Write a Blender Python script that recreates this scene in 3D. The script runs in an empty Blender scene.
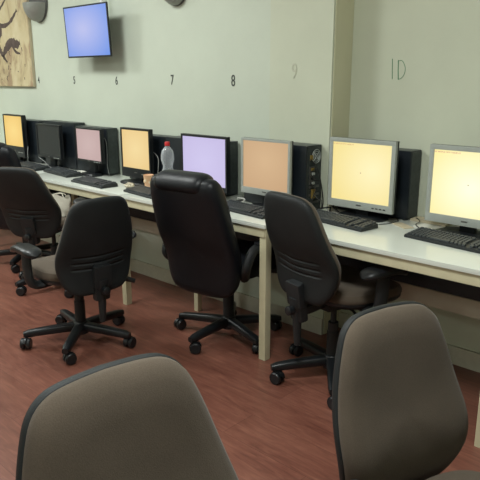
import bpy, bmesh, math, random
from mathutils import Vector, Matrix
from math import pi, sin, cos, radians as Rd
random.seed(7)
S = bpy.context.scene
COL = S.collection

# ------------------------------------------------------------------ materials
def srgb(r, g, b):
    f = lambda c: (c/255/12.92) if c/255 <= .04045 else ((c/255+.055)/1.055)**2.4
    return (f(r), f(g), f(b), 1)

class NT:
    def __init__(s, name):
        s.m = bpy.data.materials.new(name); s.m.use_nodes = True
        s.t = s.m.node_tree; s.b = s.t.nodes['Principled BSDF']; s.out = s.t.nodes['Material Output']
    def n(s, typ, ins=None, **kw):
        x = s.t.nodes.new(typ)
        for k, v in kw.items(): setattr(x, k, v)
        for k, v in (ins or {}).items(): s.set(x.inputs[k], v)
        return x
    def set(s, sock, v):
        if isinstance(v, bpy.types.NodeSocket): s.t.links.new(v, sock)
        else: sock.default_value = v
    def p(s, **kw):
        for k, v in kw.items(): s.set(s.b.inputs[k.replace('_', ' ')], v)
        return s
    def noise(s, scale, detail=3, rough=.5, coord=None, stretch=None, dist=0):
        c = coord or s.n('ShaderNodeTexCoord').outputs['Object']
        if stretch:
            mp = s.n('ShaderNodeMapping', {'Vector': c, 'Scale': stretch}); c = mp.outputs[0]
        return s.n('ShaderNodeTexNoise', {'Vector': c, 'Scale': scale, 'Detail': detail, 'Roughness': rough, 'Distortion': dist}).outputs[0]
    def ramp(s, fac, stops):
        r = s.n('ShaderNodeValToRGB', {'Fac': fac}); e = r.color_ramp.elements
        while len(e) < len(stops): e.new(.5)
        for el, (p, c) in zip(e, stops): el.position = p; el.color = c
        return r.outputs[0]
    def bump(s, h, strength=.2, dist=.01):
        s.set(s.b.inputs['Normal'], s.n('ShaderNodeBump', {'Height': h, 'Strength': strength, 'Distance': dist}).outputs[0])
        return s

def mul(c, k): return (min(c[0]*k, 1), min(c[1]*k, 1), min(c[2]*k, 1), 1)

def plain(name, c, rough=.5, metal=0, var=.12, scale=30, bump=0, spec=.5):
    m = NT(name); f = m.noise(scale)
    m.p(Base_Color=m.ramp(f, [(.3, mul(c, 1-var)), (.7, mul(c, 1+var))]), Roughness=rough, Metallic=metal)
    m.b.inputs['Specular IOR Level'].default_value = spec
    if bump: m.bump(f, bump, .004)
    return m.m

def fabric(name, c, rough=.95, spec=.2):
    m = NT(name)
    f = m.noise(420, 2); g = m.noise(6, 3)
    mix = m.n('ShaderNodeMath', {0: f, 1: g}, operation='ADD'); mm = m.n('ShaderNodeMath', {0: mix.outputs[0], 1: .5}, operation='MULTIPLY')
    m.p(Base_Color=m.ramp(mm.outputs[0], [(.3, mul(c, .8)), (.7, mul(c, 1.2))]), Roughness=rough)
    m.b.inputs['Specular IOR Level'].default_value = spec
    m.b.inputs['Sheen Weight'].default_value = .12
    m.bump(f, .25, .002)
    return m.m

def glow(name, lo, hi, strength, centre=(.5, .5), bar=None, dot=False):
    """A lit screen: soft gradient of its picture; coordinates are the panel's own."""
    m = NT(name)
    g = m.n('ShaderNodeTexCoord').outputs['Generated']
    sp = m.n('ShaderNodeSeparateXYZ', {0: g})
    dx = m.n('ShaderNodeMath', {0: sp.outputs[0], 1: centre[0]}, operation='SUBTRACT').outputs[0]
    dz = m.n('ShaderNodeMath', {0: sp.outputs[2], 1: centre[1]}, operation='SUBTRACT').outputs[0]
    d2 = m.n('ShaderNodeMath', {0: m.n('ShaderNodeMath', {0: dx, 1: dx}, operation='MULTIPLY').outputs[0],
                               1: m.n('ShaderNodeMath', {0: dz, 1: dz}, operation='MULTIPLY').outputs[0]}, operation='ADD').outputs[0]
    d = m.n('ShaderNodeMath', {0: d2}, operation='SQRT').outputs[0]
    col = m.ramp(d, [(.05, hi), (.75, lo)])
    if bar:
        k = m.n('ShaderNodeMath', {0: sp.outputs[2], 1: .955}, operation='GREATER_THAN').outputs[0]
        k = m.n('ShaderNodeMath', {0: k, 1: m.n('ShaderNodeMath', {0: sp.outputs[2], 1: .975}, operation='LESS_THAN').outputs[0]}, operation='MULTIPLY').outputs[0]
        k = m.n('ShaderNodeMath', {0: k, 1: m.n('ShaderNodeMath', {0: sp.outputs[0], 1: .36}, operation='LESS_THAN').outputs[0]}, operation='MULTIPLY').outputs[0]
        nz = m.noise(60, 0, coord=g)
        k = m.n('ShaderNodeMath', {0: k, 1: m.n('ShaderNodeMath', {0: nz, 1: .45}, operation='GREATER_THAN').outputs[0]}, operation='MULTIPLY').outputs[0]
        col = m.n('ShaderNodeMix', {0: k, 6: col, 7: bar}, data_type='RGBA').outputs[2]
    if dot:
        ex = m.n('ShaderNodeMath', {0: sp.outputs[0], 1: .5}, operation='SUBTRACT').outputs[0]
        ez = m.n('ShaderNodeMath', {0: sp.outputs[2], 1: .5}, operation='SUBTRACT').outputs[0]
        e2 = m.n('ShaderNodeMath', {0: m.n('ShaderNodeMath', {0: ex, 1: ex}, operation='MULTIPLY').outputs[0],
                                   1: m.n('ShaderNodeMath', {0: ez, 1: ez}, operation='MULTIPLY').outputs[0]}, operation='ADD').outputs[0]
        k = m.n('ShaderNodeMath', {0: e2, 1: .00007}, operation='LESS_THAN').outputs[0]
        col = m.n('ShaderNodeMix', {0: k, 6: col, 7: srgb(160, 136, 96)}, data_type='RGBA').outputs[2]
    m.p(Base_Color=(.01, .01, .01, 1), Roughness=.35, Emission_Color=col, Emission_Strength=strength)
    return m.m

M = {}
def wall_mat(name, c):
    m = NT(name); g = m.n('ShaderNodeNewGeometry').outputs['Position']
    a = m.noise(1.3, 5, .6, coord=g); b = m.noise(45, 4, .6, coord=g)
    m.p(Base_Color=m.ramp(a, [(.3, mul(c, .93)), (.7, mul(c, 1.05))]), Roughness=.62)
    m.bump(b, .12, .006); return m.m
M['wall'] = wall_mat('painted plaster', srgb(196, 204, 188))
M['wall_warm'] = wall_mat('painted plaster warmer', srgb(198, 203, 182))
M['wall_low'] = wall_mat('scuffed plaster', srgb(196, 194, 178))
M['tan'] = wall_mat('tan wall paint', srgb(205, 202, 172))
M['ceil'] = wall_mat('ceiling paint', srgb(226, 226, 218))
def floor_mat():
    m = NT('red brown laminate'); g = m.n('ShaderNodeNewGeometry').outputs['Position']
    rot = m.n('ShaderNodeMapping', {'Vector': g, 'Rotation': (0, 0, 0)}).outputs[0]
    br = m.n('ShaderNodeTexBrick', {'Vector': rot, 'Color1': (.35, .35, .35, 1), 'Color2': (.75, .75, .75, 1), 'Mortar': (.02, .02, .02, 1), 'Scale': 1.0,
              'Mortar Size': .0008, 'Mortar Smooth': .1, 'Bias': 0, 'Brick Width': 1.2, 'Row Height': .19}, offset=.37)
    grain = m.noise(5, 5, .6, coord=rot, stretch=(1.2, 9, 1), dist=1.2)
    big = m.noise(2.2, 3, .5, coord=rot, stretch=(1, 2.5, 1))
    c1 = m.ramp(grain, [(.25, srgb(86, 50, 41)), (.5, srgb(118, 73, 60)), (.78, srgb(148, 98, 80))])
    k = m.n('ShaderNodeMix', {0: .35, 6: c1, 7: m.ramp(big, [(.3, srgb(92, 54, 45)), (.7, srgb(148, 100, 83))])}, data_type='RGBA').outputs[2]
    k2 = m.n('ShaderNodeMix', {0: .3, 6: k, 7: br.outputs[0]}, data_type='RGBA', blend_type='SOFT_LIGHT').outputs[2]
    k3 = m.n('ShaderNodeMix', {0: br.outputs['Fac'], 6: k2, 7: srgb(78, 46, 38)}, data_type='RGBA').outputs[2]
    m.p(Base_Color=k3, Roughness=m.ramp(grain, [(.2, (.30,)*3+(1,)), (.8, (.42,)*3+(1,))]))
    m.bump(br.outputs['Fac'], -.15, .002); return m.m
M['floor'] = floor_mat()
M['laminate'] = plain('white desk laminate', srgb(214, 219, 210), .15, var=.03, scale=4)
M['cream'] = plain('cream painted wood', srgb(206, 200, 168), .5, var=.06, scale=12, bump=.05)
M['rail'] = plain('brown wood rail', srgb(190, 186, 168), .6, var=.1, scale=8)
M['black_panel'] = plain('black board', srgb(30, 42, 50), .5)
M['base_paint'] = plain('skirting paint', srgb(198, 196, 178), .5, var=.05)
M['plastic'] = plain('black plastic', srgb(22, 25, 28), .38, var=.1)
M['plastic_matt'] = plain('matt black plastic', srgb(25, 28, 30), .6, var=.1)
M['grey_metal'] = plain('grey metal', srgb(120, 120, 118), .35, metal=.8)
M['fab_brown'] = fabric('brown grey seat fabric', srgb(89, 79, 68))
M['fab_dark'] = fabric('charcoal back fabric', srgb(40, 40, 39))
M['leather'] = plain('black leather', srgb(17, 20, 25), .42, var=.15, scale=60, bump=.12, spec=.35)
M['case'] = plain('black pc case', srgb(25, 31, 37), .35, var=.08)
M['case_in'] = plain('dark steel', srgb(58, 64, 64), .45, metal=.3, var=.25, scale=40)
M['silver'] = plain('silver grey plastic', srgb(158, 163, 157), .42, var=.04)
M['kb_body'] = plain('keyboard plastic', srgb(34, 38, 40), .5)
M['key'] = plain('keyboard keys', srgb(66, 70, 72), .5)
M['paper'] = plain('white paper', srgb(226, 224, 212), .8, var=.03)
M['beige'] = plain('beige card', srgb(196, 184, 156), .75, var=.06)
M['cable_black'] = plain('black cable', srgb(22, 22, 24), .45)
M['cable_grey'] = plain('grey cable', srgb(150, 152, 150), .5)
M['cable_white'] = plain('white cable', srgb(205, 205, 200), .5)
M['cloth'] = fabric('off white cotton', srgb(205, 200, 184))
M['red'] = plain('red plastic', srgb(200, 40, 44), .4)
M['cup'] = plain('peach paper cup', srgb(236, 190, 150), .6, var=.05)
M['cup_mark'] = plain('pale cup print', srgb(240, 222, 190), .6)
M['foil'] = plain('crumpled wrapper', srgb(190, 182, 160), .35, var=.3, scale=90)
M['ink'] = plain('dark stencil paint', srgb(62, 66, 62), .7)
M['green'] = plain('green marker', srgb(60, 128, 88), .7)
M['pencil'] = plain('faint pencil', srgb(186, 188, 168), .7)
M['steel_light'] = plain('brushed grey lamp metal', srgb(150, 152, 146), .4, metal=.3, var=.05)
M['lamp_dark'] = plain('dark grey lamp metal', srgb(88, 88, 86), .5, metal=.2, var=.06)
M['gold'] = plain('brass connector', srgb(150, 128, 70), .4, metal=.5)
M['white_lamp'] = plain('white enamel', srgb(235, 235, 230), .5, var=.02)
def clear():
    m = NT('clear bottle plastic')
    m.p(Base_Color=(.85, .9, .95, 1), Roughness=.12)
    fr = m.n('ShaderNodeLayerWeight', {'Blend': .35}).outputs['Facing']
    k = m.n('ShaderNodeMapRange', {'Value': fr, 'From Min': 0, 'From Max': 1, 'To Min': .16, 'To Max': .75}).outputs[0]
    tr = m.n('ShaderNodeBsdfTransparent')
    mx = m.n('ShaderNodeMixShader', {0: k, 1: tr.outputs[0], 2: m.b.outputs[0]})
    m.t.links.new(mx.outputs[0], m.out.inputs['Surface']); return m.m
M['clear'] = clear()
def painting():
    m = NT('brown ink painting'); c = m.n('ShaderNodeTexCoord').outputs['Object']
    a = m.noise(2.4, 7, .66, coord=c, stretch=(1.5, 1, .8), dist=.9); b = m.noise(2.6, 4, .6, coord=c, stretch=(1.3, 1, 1), dist=.5)
    base = m.ramp(b, [(.35, srgb(204, 194, 160)), (.55, srgb(190, 176, 138)), (.75, srgb(142, 124, 102))])
    k = m.ramp(a, [(.52, (0, 0, 0, 1)), (.60, (1, 1, 1, 1))])
    m.p(Base_Color=m.n('ShaderNodeMix', {0: k, 6: base, 7: srgb(158, 136, 108)}, data_type='RGBA').outputs[2], Roughness=.7)
    return m.m
M['painting'] = painting()
M['ink_brown'] = plain('dark brown ink', srgb(84, 72, 66), .8, var=.35, scale=14)

# ------------------------------------------------------------------ mesh helpers
class B:
    def __init__(s): s.bm = bmesh.new()
    def box(s, c, d, rot=None, bev=0, seg=2):
        t = bmesh.new(); bmesh.ops.create_cube(t, size=1)
        bmesh.ops.scale(t, vec=d, verts=t.verts)
        if bev: bmesh.ops.bevel(t, geom=list(t.edges), offset=bev, segments=seg, profile=.7, affect='EDGES')
        if rot is not None: bmesh.ops.transform(t, matrix=rot.to_4x4(), verts=t.verts)
        bmesh.ops.translate(t, vec=c, verts=t.verts)
        return s.add(t)
    def add(s, t):
        me = bpy.data.meshes.new('tmp'); t.to_mesh(me); t.free(); s.bm.from_mesh(me); bpy.data.meshes.remove(me); return s
    def rings(s, rings, cap0=True, cap1=True, closed=False):
        vs = [[s.bm.verts.new(p) for p in r] for r in rings]; n = len(vs[0])
        pairs = list(zip(vs, vs[1:])) + ([(vs[-1], vs[0])] if closed else [])
        for a, b in pairs:
            for i in range(n):
                s.bm.faces.new((a[i], a[(i+1) % n], b[(i+1) % n], b[i]))
        if not closed:
            if cap0: s.bm.faces.new(list(reversed(vs[0])))
            if cap1: s.bm.faces.new(vs[-1])
        return s
    def tube(s, pts, r, n=10, flat=None):
        pts = [Vector(p) for p in pts]; rs = r if isinstance(r, (list, tuple)) else [r]*len(pts)
        rings = []; up = None
        for i, p in enumerate(pts):
            d = (pts[min(i+1, len(pts)-1)] - pts[max(i-1, 0)]).normalized()
            if up is None:
                up = Vector((0, 0, 1)) if abs(d.z) < .9 else Vector((0, 1, 0))
            u = (up - d*up.dot(d)).normalized(); v = d.cross(u); up = u
            k = flat or 1
            rings.append([p + u*(rs[i]*cos(2*pi*j/n)) + v*(rs[i]*k*sin(2*pi*j/n)) for j in range(n)])
        return s.rings(rings)
    def lathe(s, prof, n=24, mat=None):
        t = bmesh.new(); rings = []
        mat = mat or Matrix.Identity(4)
        b = B(); b.rings([[mat @ Vector((r*cos(2*pi*j/n), r*sin(2*pi*j/n), z)) for j in range(n)] for r, z in prof])
        t.free(); return s.add(b.bm)
    def pillow(s, outline, layers, fy, centre=(0, 0)):
        """outline: (x,z) loop; layers: (scale, depth) from rear to front; fy(x,z): the bend of the sheet."""
        cx, cz = centre; rings = []
        for sc, d in layers:
            rings.append([Vector((cx+(x-cx)*sc, fy(cx+(x-cx)*sc, cz+(z-cz)*sc)+d, cz+(z-cz)*sc)) for x, z in outline])
        return s.rings(rings)
    def move(s, mat): bmesh.ops.transform(s.bm, matrix=mat, verts=s.bm.verts); return s
    def build(s, name, mat, parent=None, smooth=True, angle=40, mats=None):
        bmesh.ops.recalc_face_normals(s.bm, faces=s.bm.faces)
        me = bpy.data.meshes.new(name); s.bm.to_mesh(me); s.bm.free()
        for mm in (mats or [mat]): me.materials.append(mm)
        if smooth:
            for p in me.polygons: p.use_smooth = True
            me.set_sharp_from_angle(angle=Rd(angle))
        o = bpy.data.objects.new(name, me); COL.objects.link(o)
        if parent: o.parent = parent
        return o

def tag(o, label, cat, group=None, kind=None):
    if label: o['label'] = label
    if cat: o['category'] = cat
    if group: o['group'] = group
    if kind: o['kind'] = kind
    return o
def thing(name, loc, rz, label, cat, group=None):
    o = bpy.data.objects.new(name, None); COL.objects.link(o); o.empty_display_size = .1
    o.location = loc; o.rotation_euler = (0, 0, rz); return tag(o, label, cat, group)
def struct(b, name, mat, label=None, cat=None):
    o = b.build(name, mat, smooth=False); o['kind'] = 'structure'
    o['label'] = label; o['category'] = cat; return o
def spline(pts, k=6):
    """Catmull-Rom through pts."""
    P = [Vector(p) for p in pts]; out = []
    for i in range(len(P)-1):
        a, b, c, d = P[max(i-1, 0)], P[i], P[i+1], P[min(i+2, len(P)-1)]
        for j in range(k):
            t = j/k
            out.append(.5*((2*b)+(c-a)*t+(2*a-5*b+4*c-d)*t*t+(3*b-a-3*c+d)*t**3))
    out.append(P[-1]); return out

# ------------------------------------------------------------------ the room
XC = -1.94; YR = .17; H = 2.75; XL, XR, YF = -7.6, 1.9, -5.4
struct(B().box(((XL+XR)/2, (YF+.4)/2, -.05), (XR-XL+.4, .4-YF+.2, .1)), 'floor', M['floor'], 'red-brown laminate plank floor', 'floor')
struct(B().box(((XL+XR)/2, (YF+.4)/2, H+.05), (XR-XL+.4, .4-YF+.2, .1)), 'ceiling', M['ceil'], 'plain white ceiling above the room', 'ceiling')
struct(B().box(((XL+XC)/2, .2, H/2), (XC-XL, .4, H)), 'wall_back', M['wall'], 'pale green-grey wall behind the desks with stencilled numbers', 'wall')
struct(B().box(((XC+XR)/2, YR+.1, H/2), (XR-XC, .2, H)), 'wall_recess', M['wall_warm'], 'set-back wall stretch with a green handwritten 10', 'wall')
struct(B().box((XL-.05, (YF+.4)/2, H/2), (.1, .4-YF, H)), 'wall_left', M['wall'], 'pale side wall at far end of room', 'wall')
struct(B().box((XR+.05, (YF+.4)/2, H/2), (.1, .4-YF, H)), 'wall_right', M['wall'], 'pale side wall at near end of room', 'wall')
struct(B().box(((XL+XR)/2, YF-.05, H/2), (XR-XL, .1, H)), 'wall_front', M['wall'], 'pale wall facing the row of desks', 'wall')
struct(B().box(((-2.37+XC)/2, -.004, (H+.1)/2), (XC+2.37, .008, H-.1)), 'trim_1', M['wall_warm'], 'slightly raised strip of wall beside the corner', 'trim')
struct(B().box((XC+.003, YR/2+.002, H/2), (.006, YR-.006, H-.002)), 'trim_2', M['tan'], 'tan painted return of the wall at the corner', 'trim')
struct(B().box(((XL+XC)/2, -.008, .05), (XC-XL, .016, .10), bev=.003), 'baseboard_back', M['base_paint'], 'painted skirting board under the desks', 'baseboard')
struct(B().box(((XC+XR)/2, YR-.008, .05), (XR-XC, .016, .10), bev=.003), 'baseboard_recess', M['base_paint'], 'painted skirting board of the set-back wall', 'baseboard')

# numbers painted on the wall
def number(txt, x, z, h, mat, label, y=-.0015):
    cu = bpy.data.curves.new('seat_number', 'FONT'); cu.body = txt; cu.size = h/.7; cu.align_x = 'CENTER'; cu.extrude = .0008; cu.resolution_u = 4; cu.offset = .0004 if mat is not M['pencil'] else -.001
    tmp = bpy.data.objects.new('tmp', cu); COL.objects.link(tmp)
    me = bpy.data.meshes.new_from_object(tmp.evaluated_get(bpy.context.evaluated_depsgraph_get())); bpy.data.objects.remove(tmp)
    me.materials.clear(); me.materials.append(mat); o = bpy.data.objects.new('seat_number', me); COL.objects.link(o)
    o.location = (x, y, z-h/2); o.rotation_euler = (pi/2, 0, 0); o.scale = (.72, 1, 1)
    return tag(o, label, 'number', 'seat numbers on the wall')
number('4', -5.0, 1.458, .055, M['ink'], 'dark stencilled number 4 beside the painting')
number('5', -4.44, 1.458, .058, M['ink'], 'dark stencilled number 5 under the television')
number('6', -3.87, 1.455, .06, M['ink'], 'dark stencilled number 6 right of the television')
number('7', -3.24, 1.462, .065, M['ink'], 'dark stencilled number 7 above the water bottle')
number('8', -2.67, 1.458, .068, M['ink'], 'dark stencilled number 8 above the purple-lit monitor')
number('9', -2.19, 1.51, .085, M['pencil'], 'faint pencilled number 9 beside the wall corner', y=-.0095)
b = B()
b.tube([(-1.686, YR-.001, 1.568), (-1.683, YR-.001, 1.515), (-1.680, YR-.001, 1.466)], .0016, 6)
b.tube([(-1.651, YR-.001, 1.560), (-1.649, YR-.001, 1.51), (-1.645, YR-.001, 1.464)], .0022, 6)
b.tube(spline([(-1.650, YR-.001, 1.556), (-1.628, YR-.001, 1.556), (-1.610, YR-.001, 1.525), (-1.612, YR-.001, 1.492), (-1.628, YR-.001, 1.470), (-1.646, YR-.001, 1.464)]), .0014, 6)
tag(b.build('seat_number', M['green']), 'large thin green handwritten number 10', 'number', 'seat numbers on the wall')

# ------------------------------------------------------------------ desks
def desk(x0, x1, yb, label, mids=(), first=False, right=True):
    t = thing('desk', ((x0+x1)/2, 0, 0), 0, label, 'desk', 'white-topped desks along the wall')
    L = (x1-x0)-.004; f = -.521; top = .755
    B().box((0, (f+yb)/2, top-.011), (L, yb-f, .022), bev=.003).build('desktop', M['laminate'], t)
    B().box((0, f+.022, .7085), (L-.02, .022, .049), bev=.002).build('apron', M['cream'], t)
    for sx in ((-1,) if first else ())+((1,) if right else ()):
        B().box((sx*(L/2-.026), f+.038, .3665), (.044, .044, .733), bev=.004).build('leg', M['cream'], t)
        B().box((sx*(L/2-.026), (f+yb)/2, .705), (.025, yb-f-.16, .056), bev=.002).build('side_rail', M['cream'], t)
    for mx, my in mids:
        B().box((mx-(x0+x1)/2, my, .3665), (.036, .036, .733), bev=.003).build('leg', M['cream'], t)
    B().box((0, -.040, .594), (L-.11, .016, .274), bev=.002).build('modesty_panel', M['black_panel'], t)
    B().box((0, -.040, .412), (L-.11, .022, .086), bev=.002).build('back_rail', M['rail'], t)
    return t
desk(-6.75, -5.562, -.002, 'white-topped desk at far end of the row under the painting', first=True)
desk(-5.56, -4.372, -.002, 'white-topped desk carrying the switched-off black monitor', ((-5.25, -.43),), right=False)
desk(-4.37, -3.172, -.002, 'white-topped desk with the pink-lit and amber-lit monitors and paper cup', ((-4.15, -.25),))
desk(-3.17, -1.952, -.010, 'white-topped desk with purple-lit monitor, behind the leather high-back chair', ((-2.765, -.24),))
desk(-1.932, -.765, YR-.002, 'white-topped desk carrying the silver yellow-lit monitor and papers')
desk(-.763, .42, YR-.002, 'nearest white-topped desk continuing out of the picture on the right')
TZ = .755

# ------------------------------------------------------------------ monitors
def monitor(x, y, z0, w, h, label, scr, frame='plastic', bez=.02, chin=.03, base=(.22, .15), rz=0, buttons=True, by=0, thick=.035, lit=True, name='monitor', tilt=0):
    """z0 = bottom edge of the panel; the front of the panel is at y."""
    t = thing(name, (x, y, TZ), rz, label, 'monitor', 'computer monitors on the desks'); zz = z0-TZ
    fm = M[frame]; b = B()
    # frame of four bars around the screen
    b.box((0, .010, zz+h-bez/2), (w, .02, bez), bev=.003); b.box((0, .010, zz+chin/2), (w, .02, chin), bev=.003)
    for s in (-1, 1): b.box((s*(w/2-bez/2), .010, zz+(chin+h-bez)/2), (bez, .02, h-chin-bez+.004), bev=.003)
    b.build('bezel', fm, t)
    bk = B(); o = [(-w/2, zz), (w/2, zz), (w/2, zz+h), (-w/2, zz+h)]
    cz = zz+h/2
    def rr(s, d): return [Vector((px*s, d, cz+(pz-cz)*s)) for px, pz in o]
    bk.rings([rr(1, .02), rr(1, .02+thick*.5), rr(.86, .02+thick), rr(.55, .03+thick)]).build('back_cover', M['plastic_matt'], t, angle=25)
    B().box((0, .0115, zz+(chin+h-bez)/2), (w-2*bez+.002, .013, h-chin-bez+.002)).build('screen', scr, t, smooth=False)
    B().box((0, .05+by*.4, (zz+.06)/2+.006), (.075, .028, zz+.06), bev=.006).build('neck', M['plastic'], t)
    bw, bd = base; bb = B()
    pts = [(bw/2*cos(a), bd/2*sin(a)) for a in [2*pi*i/28 for i in range(28)]]
    pts = [(math.copysign(abs(px/(bw/2))**.6, px)*bw/2, math.copysign(abs(py/(bd/2))**.6, py)*bd/2+.045+by) for px, py in pts]
    bb.rings([[Vector((px, py, .0005)) for px, py in pts], [Vector((px, py, .010)) for px, py in pts], [Vector((px*.9, (py-.045-by)*.9+.045+by, .017)) for px, py in pts]]).build('stand_base', M['plastic'], t)
    if buttons:
        bu = B()
        for k in range(4): bu.box((w*.22+k*.022, -.001, zz+chin*.45), (.012, .004, .005), bev=.001)
        bu.build('buttons', M['plastic_matt'] if frame != 'plastic' else M['silver'], t)
        B().box((0, -.0005, zz+chin*.55), (.03, .003, .006), bev=.001).build('badge', M['grey_metal'], t)
    return t
s_y1 = glow('yellow screen', srgb(246, 226, 150), srgb(255, 244, 190), 1.0, (.7, .55), srgb(226, 192, 132), True)
s_y2 = glow('bright yellow screen', srgb(248, 234, 160), srgb(255, 255, 222), 1.05, (.55, .45), srgb(222, 184, 140), True)
s_or = glow('peach screen', srgb(198, 162, 124), srgb(212, 178, 138), 1.0, (.5, .6))
s_pu = glow('lilac screen', srgb(196, 186, 226), srgb(206, 198, 236), 1.0)
s_am = glow('amber screen', srgb(232, 198, 134), srgb(242, 216, 156), 1.0)
s_pk = glow('pink screen', srgb(190, 162, 160), srgb(200, 174, 172), 1.0)
s_a2 = glow('golden screen', srgb(232, 192, 104), srgb(248, 214, 132), 1.0)
s_off = plain('dark glossy screen', srgb(34, 37, 40), .25)
monitor(-5.155, -.20, .805, .342, .361, 'narrow black monitor with golden lit screen at far end', s_a2, bez=.012, chin=.09, thick=.035, base=(.2,.11), by=-.03)
monitor(-4.575, -.20, .837, .365, .274, 'black monitor with a switched-off dark screen', s_off, bez=.014, chin=.02, thick=.02, base=(.14,.09), by=-.03)
monitor(-3.995, -.20, .856, .340, .256, 'black monitor with a pink lit screen', s_pk, bez=.012, chin=.018, thick=.02, base=(.2,.11), by=-.03)
monitor(-3.42, -.20, .800, .326, .340, 'black monitor with an amber lit screen and deep lower frame', s_am, bez=.014, chin=.065, thick=.02, base=(.31,.13), by=-.035)
monitor(-2.717, -.22, .805, .405, .332, 'wide black monitor with a lilac lit screen', s_pu, bez=.014, chin=.03, base=(.22, .10), by=-.02, thick=.018)
monitor(-2.221, -.22, .830, .357, .315, 'silver monitor with a peach lit screen beside the open computer', s_or, frame='silver', bez=.014, chin=.036, base=(.2, .10), by=-.03, thick=.018)
monitor(-1.691, -.08, .806, .392, .364, 'silver monitor with yellow screen in front of the wall corner', s_y1, frame='silver', bez=.022, chin=.040, base=(.27, .155), by=.005, thick=.025)
monitor(-1.122, -.08, .808, .392, .364, 'silver monitor with brightest yellow screen, cut by the picture edge', s_y2, frame='silver', bez=.022, chin=.040, base=(.27, .155), by=.005, thick=.025)

# ------------------------------------------------------------------ computer cases
def case(x0, x1, y0, y1, h, label, back=False):
    """Tower standing along the wall; its rear face looks towards +x."""
    L, D = x1-x0, y1-y0
    t = thing('computer_tower', ((x0+x1)/2, (y0+y1)/2, TZ), 0, label, 'computer', 'black computer towers along the wall')
    B().box((0, 0, h/2+.004), (L, D, h-.004), bev=.005).build('case', M['case'], t)
    b = B(); b.box((-L/2-.006, 0, h/2+.004), (.014, D-.004, h-.01), bev=.004); b.build('front_panel', M['plastic'], t)
    B().box((-L/2+.1, D*0, .003), (.03, D*.8, .005)).build('foot', M['plastic_matt'], t)
    B().box((L/2-.1, D*0, .003), (.03, D*.8, .005)).build('foot', M['plastic_matt'], t)
    xr = L/2
    B().box((xr+.0015, 0, h/2+.004), (.005, D-.016, h-.02)).build('rear_panel', M['case_in'], t)
    if back:
        b = B(); b.box((xr+.004, 0, h-.058), (.005, D-.04, .082), bev=.002)
        b.build('power_supply', M['case_in'], t)
        fan = B()
        mt = Matrix.Translation((xr+.008, .012, h-.058)) @ Matrix.Rotation(pi/2, 4, 'Y')
        for r in (.037, .027, .015):
            fan.tube([mt @ Vector((r*cos(a), r*sin(a), 0)) for a in [2*pi*i/20 for i in range(21)]], .0022, 6)
        for k in range(4):
            a = pi/4+k*pi/2
            fan.tube([mt @ Vector((0, 0, 0)), mt @ Vector((.035*cos(a), .035*sin(a), 0))], .0022, 6)
        fan.build('fan_grille', M['silver'], t)
        B().box((xr+.006, -D/2+.036, h-.062), (.010, .024, .028), bev=.002).build('power_socket', M['gold'], t)
        B().box((xr+.005, -D/2+.045, h-.16), (.008, .042, .10), bev=.002).build('port_panel', M['grey_metal'], t)
        for k, c in enumerate(('gold', 'silver', 'cable_black', 'silver')):
            B().box((xr+.010, -D/2+.045+.008*(k % 2), h-.125-.026*k), (.010, .022, .014), bev=.001).build('port', M[c], t)
        for k in range(5):
            B().box((xr+.005, .0, .05+.022*k), (.006, D-.05, .012), bev=.001).build('slot_cover', M['case_in'] if k % 2 else M['grey_metal'], t)
        B().box((xr+.010, -.012, .10), (.012, .03, .05), bev=.002).build('plug', M['gold'], t)
        for k, (ya, za, yb_, zb) in enumerate([(-.045, h-.15, .03, .14), (-.04, h-.2, -.06, .05), (-.01, .1, .045, .03), (-.045, h-.07, .055, .06)]):
            pts = spline([(xr+.012, ya, za), (xr+.04, ya+.01, za-.03), (xr+.045, (ya+yb_)/2, (za+zb)/2), (xr+.03, yb_, zb), (xr+.02, yb_+.01, .012)])
            B().tube(pts, .0028, 6).build('cable', M['cable_black'] if k != 2 else M['grey_metal'], t)
    return t
case(-5.32, -4.86, -.115, -.012, .362, 'black computer tower behind the golden-lit far monitor')
case(-4.78, -4.31, -.115, -.012, .372, 'black computer tower behind the switched-off monitor')
case(-4.29, -3.875, -.115, -.012, .352, 'black computer tower behind the pink-lit monitor')
case(-3.60, -3.20, -.115, -.012, .333, 'black computer tower behind the amber-lit monitor')
case(-3.17, -2.62, -.13, -.012, .337, 'black computer tower behind the water bottle and lilac monitor')
case(-2.43, -1.985, -.15, -.012, .362, 'black computer tower with exposed rear ports and fan', back=True)
case(-1.91, -1.482, .053, .166, .357, 'black computer tower behind silver monitor on the set-back wall')

# ------------------------------------------------------------------ keyboards
def keyboard(x, y, rz, label, w=.41, d=.128, keys=True):
    t = thing('keyboard', (x, y, TZ), Rd(rz), label, 'keyboard', 'black keyboards on the desks')
    b = B(); sec = [(-d/2, .001), (-d/2, .010), (-d/2+.006, .014), (d/2-.006, .026), (d/2, .022), (d/2, .001)]
    b.rings([[Vector((sx*(w/2-e), py, pz)) for py, pz in sec] for sx, e in ((-1, 0), (1, 0))])
    b.build('keyboard_body', M['kb_body'], t, angle=20)
    k = B(); r = Matrix.Rotation(math.atan2(.012, d-.012), 3, 'X')
    if keys:
        for row in range(6):
            yy = -d/2+.018+row*(d-.034)/5.2+(.006 if row == 5 else 0); zz = .0148+(yy+d/2-.006)*.09+.004
            xx = -w/2+.012
            while xx < w/2-.014:
                wd = .0165
                if row == 0 and -.09 < xx < .0: wd = .10
                gap = abs(xx-w*.22) < .009 or abs(xx-w*.34) < .009
                if not gap: k.box((xx+wd/2, yy, zz), (wd-.003, .0145, .008), rot=r)
                xx += wd+.0022
        k.build('keys', M['key'], t, smooth=False)
    B().tube(spline([(w*.1, d/2, .012), (w*.1+.012, d/2+.008, .005), (w*.02, d/2+.011, .004)]), .002, 6).build('cable', M['cable_black'], t)
    return t
keyboard(-4.70, -.305, -3, 'black keyboard below the switched-off monitor', keys=True)
keyboard(-4.22, -.30, -6, 'black keyboard below the pink-lit monitor')
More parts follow.
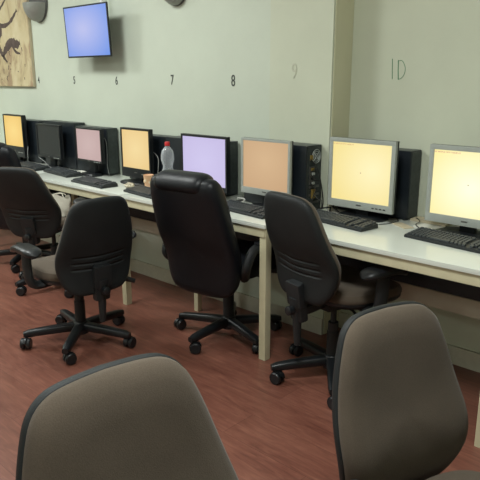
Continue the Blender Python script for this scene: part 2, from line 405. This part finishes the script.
keyboard(-3.635, -.405, -3, 'black keyboard by itself near the desk front edge, left of the cup')
keyboard(-3.035, -.40, -7, 'black keyboard beside the crumpled wrapper, partly behind the leather chair')
keyboard(-2.245, -.35, -6, 'black keyboard below the peach-lit monitor')
keyboard(-1.715, -.225, -8, 'black keyboard below the yellow silver monitor at the wall corner')
keyboard(-1.115, -.215, -6, 'black keyboard below the brightest yellow monitor')

# ------------------------------------------------------------------ small things on the desks
def cablerun(pts, r, mat, label, cat='cable', name='cable', group=None):
    return tag(B().tube(spline(pts, 8), r, 7).build(name, M[mat]), label, cat, group)
z = TZ+.004
cablerun([(-1.535, -.13, z), (-1.51, -.07, z), (-1.50, .0, z+.002), (-1.525, .036, z)], .0022, 'cable_black', 'thin black cable curving from the keyboard to the wall-corner tower', group='cables on the desks')
cablerun([(-1.315, -.10, z+.004), (-1.385, -.03, z+.006), (-1.40, .04, z+.008), (-1.44, .09, z+.010), (-1.472, .12, z)], .0022, 'cable_black', 'thin black cable looping behind the nearest keyboard', group='cables on the desks')
# tangle by the peach monitor
cablerun([(-2.47, -.25, z+.001), (-2.43, -.19, z+.01), (-2.40, -.21, z+.02), (-2.43, -.24, z+.012), (-2.37, -.23, z+.006), (-2.345, -.20, z+.001)], .0045, 'cable_black', 'thick black cable coiled under the peach-lit monitor', group='cables on the desks')
cablerun([(-2.46, -.17, z), (-2.42, -.225, z+.032), (-2.38, -.21, z+.028), (-2.36, -.245, z+.022), (-2.35, -.265, z+.006)], .0035, 'cable_white', 'thin white cable tangled with the black coil under peach monitor', group='cables on the desks')
# cables, papers near the corner desk
cablerun([(-1.965, -.10, z+.008), (-1.90, -.05, z+.024), (-1.88, -.06, z+.022), (-1.86, -.10, z+.005)], .0045, 'cable_black', 'thick black cable lying beside the open computer', group='cables on the desks')
cablerun([(-1.91, .02, z+.006), (-1.88, .0, z+.03), (-1.87, -.05, z+.034), (-1.845, -.03, z+.004)], .004, 'cable_black', 'black cable arching over papers at the wall corner', group='cables on the desks')
cablerun([(-1.925, -.03, z+.006), (-1.90, -.06, z+.012), (-1.88, -.09, z+.008), (-1.86, -.115, z+.002)], .0035, 'cable_white', 'white cable lying across the papers at the wall corner', group='cables on the desks')
cablerun([(-4.97, -.17, .90), (-4.945, -.19, .87), (-4.95, -.19, .82), (-4.97, -.18, .77), (-4.95, -.16, z)], .0025, 'cable_grey', 'white cable dangling beside the golden-lit far monitor', group='cables on the desks')
cablerun([(-4.49, -.225, z), (-4.53, -.245, .79), (-4.60, -.235, .815), (-4.72, -.215, .835)], .0022, 'cable_grey', 'pale cable drooping under the switched-off monitor', group='cables on the desks')
cablerun([(-3.91, -.125, 1.05), (-3.862, -.13, 1.02), (-3.855, -.13, .93), (-3.86, -.13, .84), (-3.84, -.13, .76)], .0018, 'cable_grey', 'thin grey cable hanging beside the pink-lit monitor', group='cables on the desks')
cablerun([(-3.31, -.14, .99), (-3.235, -.15, .95), (-3.232, -.155, .86), (-3.245, -.155, .80), (-3.22, -.14, z)], .0025, 'cable_grey', 'pale cable hanging beside the amber-lit monitor', group='cables on the desks')
def sheet(x, y, rz, w, d, label, h=.004, mat='paper', name='paper_sheet', cat='paper', z0=None):
    o = B().box((0, 0, h/2), (w, d, h)).build(name, M[mat], smooth=False); o.location = (x, y, z0 or TZ+.0005); o.rotation_euler = (0, 0, Rd(rz)); return tag(o, label, cat, 'papers on the desks')
sheet(-1.885, -.025, 4, .085, .13, 'white papers stacked beside the keyboard at the wall corner', .003)
sheet(-1.335, .0, -12, .11, .09, 'white paper sheet left of the nearest monitor stand')
sheet(-1.37, .112, -4, .20, .085, 'beige cardboard piece lying against the set-back wall', .010, 'beige', 'cardboard_piece', 'cardboard')
sheet(-1.44, -.06, -30, .12, .055, 'small beige card lying left of the cardboard piece', .003, 'beige', 'card', 'card')
sheet(-4.16, -.16, -8, .12, .05, 'small white paper beneath the pink-lit monitor', .01)
# bottle
t = thing('water_bottle', (-3.045, -.225, TZ), 0, 'clear plastic water bottle with a red cap', 'bottle')
B().lathe([(.002, .001), (.034, .001), (.040, .008), (.040, .10), (.0385, .106), (.0385, .112), (.042, .118), (.038, .135), (.032, .155), (.0315, .165), (.037, .185), (.043, .21), (.0425, .238), (.036, .265), (.022, .282), (.0145, .292), (.0135, .305), (.002, .305)], 32).build('bottle_body', M['clear'], t)
B().lathe([(.0395, .070), (.0412, .071), (.0412, .106), (.0405, .107), (.0395, .107)], 32).build('label_band', M['paper'], t)
B().lathe([(.003, .296), (.0165, .296), (.0165, .318), (.015, .321), (.003, .321)], 20).build('cap', M['red'], t)
# cup
t = thing('paper_cup', (-3.225, -.245, TZ), 0, 'peach printed paper cup beside the amber-lit monitor', 'cup')
B().lathe([(.002, .001), (.024, .001), (.025, .004), (.034, .088), (.0355, .090), (.0345, .092), (.0325, .089), (.024, .008), (.002, .006)], 28).build('cup_wall', M['cup'], t)
b = B()
for k in range(6):
    a = k*pi/3-.4; r = .031
    mt = Matrix.Translation((r*cos(a), r*sin(a), .045+.012*(k % 2))) @ Matrix.Rotation(a, 4, 'Z') @ Matrix.Rotation(pi/2, 4, 'Y')
    b.lathe([(.0005, -.0025), (.009, -.0022), (.009, .0022), (.0005, .0025)], 14, mt)
b.build('cup_print', M['cup_mark'], t)
# wrapper
b = B(); bm = bmesh.new(); bmesh.ops.create_icosphere(bm, subdivisions=3, radius=1)
for v in bm.verts:
    n = random.uniform(.75, 1.2); v.co = Vector((v.co.x*.055*n, v.co.y*.03*n, max(v.co.z*.016*random.uniform(.6, 1.5)+.014, .001)))
b.add(bm); o = b.build('crumpled_wrapper', M['foil'], smooth=False); o.location = (-3.345, -.315, TZ); o.rotation_euler = (0, 0, -.3)
tag(o, 'crumpled pale wrapper lying in front of the paper cup', 'wrapper')

# tote bag hanging from the desk front
t = thing('tote_bag', (-3.80, -.590, .540), Rd(20), 'off-white cloth bag standing on a chair seat in front of the desk', 'bag')
b = B(); n = 16; rings = []
for i in range(9):
    v = i/8; zz = .135*v
    w = .095*(.8+.25*sin(v*2.2)) ; d = .045*(1-.55*v)
    rings.append([Vector((w*cos(a)*(1+.06*sin(5*a+i)), d*sin(a)*(1+.22*sin(4*a+1.7*i)), zz+.015*sin(3*a)*v)) for a in [2*pi*j/n for j in range(n)]])
b.rings(rings, True, False).build('bag_body', M['cloth'], t, angle=80)
for s in (-1, 1):
    B().tube(spline([(-.05, s*.012, .128), (-.03, s*.016+.01, .145), (.0, .03, .15), (.04, s*.016+.01, .143), (.055, s*.012, .128)]), .005, 6, .4).build('strap', M['cloth'], t)

# ------------------------------------------------------------------ wall things
# painting
t = thing('painting', (-5.43, 0, 1.80), 0, 'brown and cream abstract ink painting on a thick panel', 'painting')
B().box((0, -.0135, 0), (.76, .025, .80), bev=.003).build('panel_edge', M['beige'], t)
B().box((0, -.0265, 0), (.754, .003, .794)).build('painted_face', M['painting'], t, smooth=False)
marks = B()
def stroke(pts, rs):
    P = spline([(x, -.0285, zz) for x, zz in pts], 6); k = len(P)
    R_ = [rs[min(int(i/(k-1)*(len(rs)-1)), len(rs)-2)]*(1-(i/(k-1)*(len(rs)-1))%1)+rs[min(int(i/(k-1)*(len(rs)-1))+1, len(rs)-1)]*((i/(k-1)*(len(rs)-1))%1) for i in range(k)]
    rings = []
    for i, p in enumerate(P):
        d = (P[min(i+1, k-1)]-P[max(i-1, 0)]); n_ = Vector((-d.z, 0, d.x)).normalized(); r = R_[i]*random.uniform(.75, 1.3)
        rings.append([p+n_*r, p+n_*r*.6+Vector((0, -.0012, 0)), p-n_*r*.6+Vector((0, -.0012, 0)), p-n_*r])
    marks.rings(rings)
stroke([(-.24, .36), (-.17, .26), (-.19, .17), (-.15, .08), (-.20, -.03), (-.12, -.13), (-.05, -.19)], [.03, .05, .035, .045, .03, .02, .006])
stroke([(-.19, .15), (-.08, .125), (.02, .135), (.10, .17), (.20, .24)], [.03, .022, .016, .018, .006])
stroke([(-.13, -.14), (-.05, -.07), (.05, -.02), (.14, -.04), (.21, -.03)], [.012, .03, .045, .04, .008])
stroke([(-.30, .30), (-.26, .12), (-.30, -.05), (-.24, -.20)], [.02, .012, .018, .006])
stroke([(.05, -.03), (.12, -.10), (.20, -.12)], [.02, .014, .004])
stroke([(-.16, .24), (-.05, .30), (.04, .36)], [.015, .010, .006])
for _ in range(16): 
    x0, z0 = random.uniform(-.3, .28), random.uniform(-.36, -.05); stroke([(x0, z0), (x0+random.uniform(-.02, .03), z0-random.uniform(.01, .04))], [.006, .003])
marks.build('ink_marks', M['ink_brown'], t, smooth=False)
# television
t = thing('television', (-4.0, -.03, 1.80), 0, 'blue-lit flat television hung high on the wall', 'television')
tv = Matrix.Translation((0, -.115, 0)) @ Matrix.Rotation(Rd(3), 4, 'X')
b = B(); w, h = .553, .362
b.box((0, 0, h/2-.005), (w, .013, .010), bev=.003); b.box((0, 0, -h/2+.006), (w, .013, .012), bev=.003)
for s in (-1, 1): b.box((s*(w/2-.005), 0, 0), (.010, .013, h-.02), bev=.003)
b.move(tv).build('bezel', M['plastic'], t)
b = B(); b.box((0, .010, 0), (w-.03, .010, h-.03), bev=.003); b.box((0, .026, -.03), (w*.6, .026, h*.6), bev=.006); b.move(tv).build('back_cover', M['plastic_matt'], t)
b = B(); b.box((0, 0, 0), (w-.016, .011, h-.022)); b.move(tv)
b.build('screen', glow('blue television screen', srgb(108, 146, 228), srgb(182, 188, 234), 1.0, (.42, .55)), t, smooth=False)
b = B(); b.box((.0, .018, 0), (.12, .02, .16), bev=.003); b.box((0, -.03, 0), (.04, .09, .05), bev=.003); b.build('wall_bracket', M['grey_metal'], t)
B().tube([(.06, -.02, .10), (.06, -.015, .4), (.06, -.012, H-1.80-.003)], .012, 10).build('cable_duct', M['white_lamp'], t)
# wall lights: half bowls with a dark rim
def sconce(x, zb, r, label):
    t = thing('wall_light', (x, 0, zb), 0, label, 'wall light', 'grey wall lights above the desks')
    b = B(); rings = []; n = 20
    for i in range(9):
        v = i/8; rr_ = r*sin(v*pi/2*.96+.06); zz = r*1.15*(1-cos(v*pi/2))
        rings.append([Vector((rr_*cos(a), -rr_*sin(a)*.95-.014, zz)) for a in [pi*j/n for j in range(n+1)]])
    b.rings(rings, True, True).build('bowl', M['steel_light'], t)
    b = B(); pts = [(r*1.12*cos(a), r*1.2+r*1.12*sin(a)*1.1) for a in [pi+pi*j/20 for j in range(21)]]+[(r*1.12, r*1.5), (-r*1.12, r*1.5)]
    b.rings([[Vector((px, -.013, pz)) for px, pz in pts], [Vector((px, -.001, pz)) for px, pz in pts]]).build('back_plate', M['lamp_dark'], t)
    return t
sconce(-4.895, 1.925, .125, 'grey rounded wall light beside the painting')
sconce(-3.17, 1.925, .105, 'grey rounded wall light cut by the picture top, above number 7')

# ------------------------------------------------------------------ chairs
def outline(pts, n=7):
    """Mirror a right-hand profile (half width, z) from bottom to top into a loop."""
    p = [(v.x, v.y) for v in spline([(a, b, 0) for a, b in pts], n)]
    return p + [(-x, zz) for x, zz in reversed(p) if x > 1e-6]
def arcpts(c, r, a0, a1, n): return [(c[0]+r*cos(a0+(a1-a0)*i/n), c[1]+r*sin(a0+(a1-a0)*i/n)) for i in range(n+1)]

def star_base(t, ang, r, mat='plastic', hub_z=.085):
    B().lathe([(.012, .055), (.044, .057), (.050, .075), (.048, .112), (.036, .128), (.012, .13)], 24).build('base_hub', M[mat], t)
    for k in range(5):
        a = ang+k*2*pi/5; rt = Matrix.Rotation(a, 4, 'Z'); b = B(); rings = []
        for v in (0, .15, .4, .7, .9, .975, 1.0):
            d = .03+(r-.03)*v; w = .029-.008*v; hh = .026-.006*v; zc = .097-.010*v*v-.006*v
            if v > .95: w *= .8; hh *= .75
            rings.append([rt @ Vector((d, w*math.copysign(abs(cos(q))**.6, cos(q)), zc+hh*math.copysign(abs(sin(q))**.6, sin(q)))) for q in [2*pi*j/14 for j in range(14)]])
        leg = b.rings(rings).build('base_leg', M[mat], t)
        c = B(); sw = a+random.uniform(.6, 2.4)
        off = Vector((r-.016, 0, 0)); base = rt @ off
        ax = Matrix.Translation(base+Vector((.018*cos(sw), .018*sin(sw), .032))) @ Matrix.Rotation(sw, 4, 'Z') @ Matrix.Rotation(pi/2, 4, 'X')
        for s in (-1, 1):
            c.lathe([(.004, s*.006), (.029, s*.006), (.0315, s*.009), (.0315, s*.023), (.027, s*.028), (.004, s*.028)], 18, ax)
        hood = Matrix.Translation(base+Vector((.018*cos(sw), .018*sin(sw), .033))) @ Matrix.Rotation(sw, 4, 'Z')
        hp = [(.0345*cos(q), .0345*sin(q)) for q in [Rd(20+i*14) for i in range(13)]]
        c.rings([[hood @ Vector((px, yy, pz)) for px, pz in hp]+[hood @ Vector((px*.6, yy, pz*.6)) for px, pz in reversed(hp)] for yy in (-.006, .006)])
        c.lathe([(.007, .045), (.007, .082)], 10, Matrix.Translation(base))
        c.build('caster', M['plastic'], leg)

def pad_surface(pts, layers, fy, centre): return B().pillow(pts, layers, fy, centre)

def operator_chair(x, y, face, base_ang, label, tilt=9, arms=True, lift=0, hb=.53, wb=.22, rise=0, creases=True, arm_z=.605, fwd=0):
    """face: heading in degrees of the sitter; base_ang: heading of one base leg."""
    t = thing('office_chair', (x, y, 0), Rd(face-90), label, 'office chair', 'fabric office chairs')
    star_base(t, Rd(base_ang-(face-90)), .315)
    B().lathe([(.010, .11), (.030, .112), (.030, .25), (.026, .252), (.026, .30), (.015, .302), (.015, .40), (.010, .40)], 20).build('gas_column', M['plastic_matt'], t)
    L = lift
    b = B(); b.box((0, -.01, .392+L), (.13, .24, .05), bev=.012); b.box((0, -.17, .40+L), (.075, .14, .03), bev=.008); b.build('tilt_mechanism', M['plastic_matt'], t)
    # seat shell and cushion
    so = []
    for i in range(48):
        a = 2*pi*i/48; so.append((math.copysign(abs(cos(a))**.55, cos(a))*.235*(1+.05*sin(a)), math.copysign(abs(sin(a))**.55, sin(a))*.215))
    def lay(sc, zz): return [Vector((px*sc, py*sc+.04, zz+L-.02*max(0, (py-.12)/.1)**2*.6)) for px, py in so]
    B().rings([lay(.80, .412), lay(.93, .420), lay(.985, .436), lay(.985, .446)]).build('seat_shell', M['plastic'], t)
    B().rings([lay(.97, .444), lay(1.0, .455), lay(1.0, .470), lay(.965, .487), lay(.86, .496), lay(.5, .494), lay(.1, .492)]).build('seat', M['fab_brown'], t)
    # backrest
    z0 = .375+rise; W = wb
    prof = [(0, 0), (.11, .004), (.155, .022), (.188, .06), (.208, .11), (.218, .17), (.218, .23), (.207, .30), (.190, .38), (.172, .445), (.152, .492), (.122, .518), (.08, .528), (0, .532)]
    out = outline([(a*W/.218, bz*hb/.532) for a, bz in prof], 4)
    def fy(px, pz):
        v = pz/hb
        return .55*px*px + .035*math.exp(-((v-.30)/.22)**2) - .02*v*v
    mt = Matrix.Translation((0, -.255, z0)) @ Matrix.Rotation(Rd(tilt), 4, 'X')
    cen = (0, hb*.47)
    B().pillow(out, [(.05, -.026), (.5, -.026), (.80, -.025), (.90, -.023), (.955, -.020), (.985, -.014), (1.0, -.006), (1.0, .003), (.993, .009), (.975, .011)], fy, cen).move(mt).build('back_shell', back_mat(creases), t, angle=60)
    B().pillow(out, [(.974, .004), (.987, .012), (.975, .025), (.93, .039), (.86, .049), (.7, .055), (.4, .057), (.05, .057)], fy, cen).move(mt).build('backrest_pad', M['fab_brown'], t, angle=60)
    # bracket carrying the back
    b = B(); b.box((0, -.265, .44+L), (.085, .045, .20), rot=Matrix.Rotation(Rd(tilt-4), 3, 'X'), bev=.014)
    b.box((0, -.285, .475+L), (.10, .03, .12), rot=Matrix.Rotation(Rd(tilt), 3, 'X'), bev=.01)
    b.tube(spline([(0, -.14, .395+L), (0, -.23, .385+L), (0, -.275, .41+L), (0, -.285, .46+L)]), .022, 10, 1.6)
    b.tube([(0, -.272, .43+L), (0, -.268, .34+L), (0, -.262, .215+L)], [.024, .022, .016], 12)
    b.build('back_bracket', M['plastic_matt'], t)
    B().lathe([(.004, 0), (.022, .002), (.022, .026), (.016, .03), (.004, .03)], 14, Matrix.Translation((0, -.30, .40+L)) @ Matrix.Rotation(pi/2, 4, 'X')).build('height_knob', M['plastic'], t)
    for s, ll in ((1, .30),):
        lv = B(); lv.tube([(s*.05, -.04, .398+L), (s*.15, -.055, .392+L), (s*.20, -.07, .380+L)], .007, 8)
        lv.tube([(s*.19, -.068, .382+L), (s*.235, -.085, .366+L), (s*ll, -.115, .338+L)], [.010, .018, .013], 10, .6)
        lv.build('lever', M['plastic'], t)
    if arms:
        for s in (-1, 1):
            b = B()
            b.tube(spline([(s*.16, -.02, .418+L), (s*.25, -.02, .415+L), (s*.283, -.02, .45+L), (s*.288, -.015, .52+L), (s*.286, -.01, arm_z-.03+L), (s*.284, -.01, arm_z-.005+L)]), [.022]*30+[.024], 12, 1.75)
            ar = b.build('armrest', M['plastic_matt'], t)
            p = B(); rings = []
            for v in [i/12 for i in range(13)]:
                yy = -.14+.27*v; e = math.sqrt(max(1-(2*v-1)**6, .04)); zz = arm_z+.012+L-.035*max(0, v-.6)**2/.16*1.0-.012*max(0, .25-v)**2/.06
                rings.append([Vector((s*.284+.050*e*math.copysign(abs(cos(q))**.7, cos(q)), yy, zz+.021*e*math.copysign(abs(sin(q))**.7, sin(q)))) for q in [2*pi*j/16 for j in range(16)]])
            p.rings(rings).build('arm_pad', M['plastic'], ar)
    for ch in t.children:
        if ch.name.split('.')[0] not in ('base_hub', 'base_leg', 'gas_column'): ch.location.y += fwd
    return t

_bm = {}
def back_mat(creases):
    """Charcoal cover of the back shell; three sewn creases across its lower third."""
    if creases in _bm: return _bm[creases]
    m = NT('charcoal back cover'); c = m.n('ShaderNodeTexCoord').outputs['Generated']; sp = m.n('ShaderNodeSeparateXYZ', {0: c})
    f = m.noise(380, 2); g = m.noise(7, 3)
    m.p(Base_Color=m.ramp(g, [(.3, srgb(25, 28, 29)), (.7, srgb(33, 36, 37))]), Roughness=.6)
    m.b.inputs['Specular IOR Level'].default_value = .35
    dx = m.n('ShaderNodeMath', {0: sp.outputs[0], 1: .5}, operation='SUBTRACT').outputs[0]
    q = m.n('ShaderNodeMath', {0: m.n('ShaderNodeMath', {0: dx, 1: dx}, operation='MULTIPLY').outputs[0], 1: -.12}, operation='MULTIPLY').outputs[0]
    zz = m.n('ShaderNodeMath', {0: sp.outputs[2], 1: q}, operation='ADD').outputs[0]
    tot = None
    for cz in (.40, .335, .275):
        d = m.n('ShaderNodeMath', {0: m.n('ShaderNodeMath', {0: zz, 1: cz}, operation='SUBTRACT').outputs[0]}, operation='ABSOLUTE').outputs[0]
        e = m.n('ShaderNodeMapRange', {'Value': d, 'From Min': 0, 'From Max': .02, 'To Min': 1, 'To Max': 0}, interpolation_type='SMOOTHSTEP').outputs[0]
        tot = e if tot is None else m.n('ShaderNodeMath', {0: tot, 1: e}, operation='ADD').outputs[0]
    edge = m.n('ShaderNodeMapRange', {'Value': m.n('ShaderNodeMath', {0: dx}, operation='ABSOLUTE').outputs[0], 'From Min': .30, 'From Max': .36, 'To Min': 1, 'To Max': 0}).outputs[0]
    tot = m.n('ShaderNodeMath', {0: tot, 1: edge}, operation='MULTIPLY').outputs[0]
    fin = m.n('ShaderNodeMath', {0: m.n('ShaderNodeMath', {0: f, 1: .10}, operation='MULTIPLY').outputs[0], 1: m.n('ShaderNodeMath', {0: tot, 1: -1.0}, operation='MULTIPLY').outputs[0]}, operation='ADD').outputs[0]
    m.bump(fin, .9, .006)
    _bm[creases] = m.m; return m.m

def executive_chair(x, y, face, base_ang, label, tilt=12, top=1.02):
    t = thing('executive_chair', (x, y, 0), Rd(face-90), label, 'office chair', 'black leather executive chairs')
    star_base(t, Rd(base_ang-(face-90)), .32)
    B().lathe([(.010, .11), (.032, .112), (.032, .27), (.027, .272), (.027, .40), (.010, .40)], 20).build('gas_column', M['plastic_matt'], t)
    b = B(); b.box((0, 0, .402), (.15, .26, .045), bev=.012); b.build('tilt_mechanism', M['plastic_matt'], t)
    so = []
    for i in range(48):
        a = 2*pi*i/48; so.append((math.copysign(abs(cos(a))**.5, cos(a))*.25, math.copysign(abs(sin(a))**.5, sin(a))*.245))
    def lay(sc, zz): return [Vector((px*sc, py*sc+.03, zz)) for px, py in so]
    B().rings([lay(.85, .42), lay(.97, .43), lay(1.0, .46), lay(1.0, .485), lay(.95, .515), lay(.8, .53), lay(.1, .53)]).build('seat', M['leather'], t)
    hb = .68; prof = [(0, 0), (.10, .0), (.16, .008), (.20, .035), (.225, .09), (.237, .17), (.242, .27), (.242, .38), (.237, .48), (.229, .57), (.218, .63), (.20, .665), (.16, .678), (0, .68)]
    out = outline(prof, 4)
    def fy(px, pz): v = pz/hb; return .35*px*px+.03*math.exp(-((v-.3)/.2)**2)-.02*v*v
    mt = Matrix.Translation((0, -.245, .33)) @ Matrix.Rotation(Rd(tilt), 4, 'X'); cen = (0, .34)
    B().pillow(out, [(.05, -.045), (.5, -.045), (.8, -.042), (.9, -.036), (.96, -.024), (.99, -.008), (1.0, .012), (.99, .034), (.95, .052), (.85, .064), (.5, .068), (.05, .068)], fy, cen).move(mt).build('backrest', M['leather'], t, angle=70)
    # head roll, lapped over the top edge
    r = B(); rings = []
    for v in [i/16 for i in range(17)]:
        px = -.175+.335*v; e = math.sqrt(max(1-(2*v-1)**8, .03))
        rings.append([Vector((px, .012+.078*e*cos(q)+.0, .645+.055*e*sin(q)+.35*0)) for q in [2*pi*j/18 for j in range(18)]])
    r.rings(rings).move(mt).build('head_roll', M['leather'], t)
    for s in (-1, 1):
        a = B()
        a.tube(spline([(s*.20, .12, .42), (s*.275, .13, .43), (s*.292, .14, .50), (s*.292, .12, .56), (s*.290, .04, .612), (s*.288, -.08, .617), (s*.285, -.17, .60), (s*.282, -.21, .55), (s*.268, -.21, .50), (s*.20, -.12, .425)], 6), .021, 10, 1.3)
        ar = a.build('armrest', M['plastic_matt'], t)
        p = B(); rings = []
        for v in [i/10 for i in range(11)]:
            yy = -.15+.24*v; e = math.sqrt(max(1-(2*v-1)**6, .05))
            rings.append([Vector((s*.289+.034*e*cos(q), yy, .638-.03*max(0, v-.6)**2/.16+.014*e*sin(q))) for q in [2*pi*j/14 for j in range(14)]])
        p.rings(rings).build('arm_pad', M['plastic'], ar)
    lv = B(); lv.tube(spline([(.07, .04, .40), (.2, .03, .395), (.235, .02, .36), (.235, .015, .30)]), .006, 8); lv.tube([(.235, .015, .32), (.235, .013, .29), (.235, .01, .26)], [.010, .016, .011], 10); lv.build('lever', M['plastic'], t)
    return t

operator_chair(-3.895, -.60, 118.6, -18, 'charcoal-backed office chair at the left picture edge, its back towards us', tilt=16, lift=.04, rise=.045)
executive_chair(-4.60, -.45, 118, -50, 'black leather executive chair almost hidden at the far left')
operator_chair(-2.90, -1.03, 175, -120+72, 'charcoal-backed office chair with grey seat, standing clear of the desks', tilt=4.5, rise=-.012, lift=-.01)
executive_chair(-2.335, -.395, 98, -87, 'black leather high-back executive chair pushed under the middle desk')
operator_chair(-1.597, -.405, 77, -54, 'charcoal-backed office chair tucked at the wall-corner desk', tilt=9.9, rise=.086, lift=.02, fwd=.035)
operator_chair(-.464, -1.489, -17.3, 20, 'brown fabric office chair in front at right, facing across the room', tilt=5.5, rise=-.023, lift=-.065)
operator_chair(-.51, -2.257, -5.5, 10, 'brown fabric office chair nearest to us at the bottom left', tilt=9.2, rise=.074, lift=.06)

# ------------------------------------------------------------------ lamps
def ceiling_light(x, y, power, col=(.95, 1, .97), L=.56):
    t = thing('ceiling_light', (x, y, H), 0, 'square white ceiling light panel', 'ceiling light', 'square ceiling light panels')
    B().box((0, 0, -.015), (L+.04, L+.04, .028), bev=.004).build('panel_frame', M['white_lamp'], t)
    B().box((0, 0, -.031), (L, L, .006)).build('diffuser', M['diffuser'], t)
    li = bpy.data.lights.new('panel_lamp', 'AREA'); li.shape = 'SQUARE'; li.size = L; li.energy = power; li.color = col
    lo = bpy.data.objects.new('panel_lamp', li); COL.objects.link(lo); lo.location = (x, y, H-.040)
m = NT('lit diffuser'); m.p(Base_Color=(.9, .9, .9, 1), Emission_Color=(.97, 1, .94, 1), Emission_Strength=4); M['diffuser'] = m.m
ceiling_light(-3.4, -1.5, 34)
ceiling_light(-5.4, -1.6, 46)
ceiling_light(-.9, -1.9, 43)
ceiling_light(-5.6, -3.6, 40)
ceiling_light(-2.9, -4.2, 14)
ceiling_light(-.3, -4.2, 10)

w = bpy.data.worlds.new('World'); S.world = w; w.use_nodes = True
w.node_tree.nodes['Background'].inputs[0].default_value = (.9, .95, 1, 1); w.node_tree.nodes['Background'].inputs[1].default_value = .05

# ------------------------------------------------------------------ camera
cam = bpy.data.cameras.new('camera'); co = bpy.data.objects.new('camera', cam); COL.objects.link(co)
cam.sensor_fit = 'HORIZONTAL'; cam.sensor_width = 36; cam.lens = 36*610/480; cam.clip_start = .02
yaw, pitch = .7540, .2584
fw = Vector((-sin(yaw)*cos(pitch), cos(yaw)*cos(pitch), -sin(pitch)))
co.location = (0, -2.7837, 1.4674); co.rotation_euler = fw.to_track_quat('-Z', 'Y').to_euler()
S.camera = co
S.view_settings.view_transform = 'Standard'; S.view_settings.look = 'None'; S.view_settings.gamma = 1; S.view_settings.exposure = 0
S.view_settings.use_curve_mapping = False
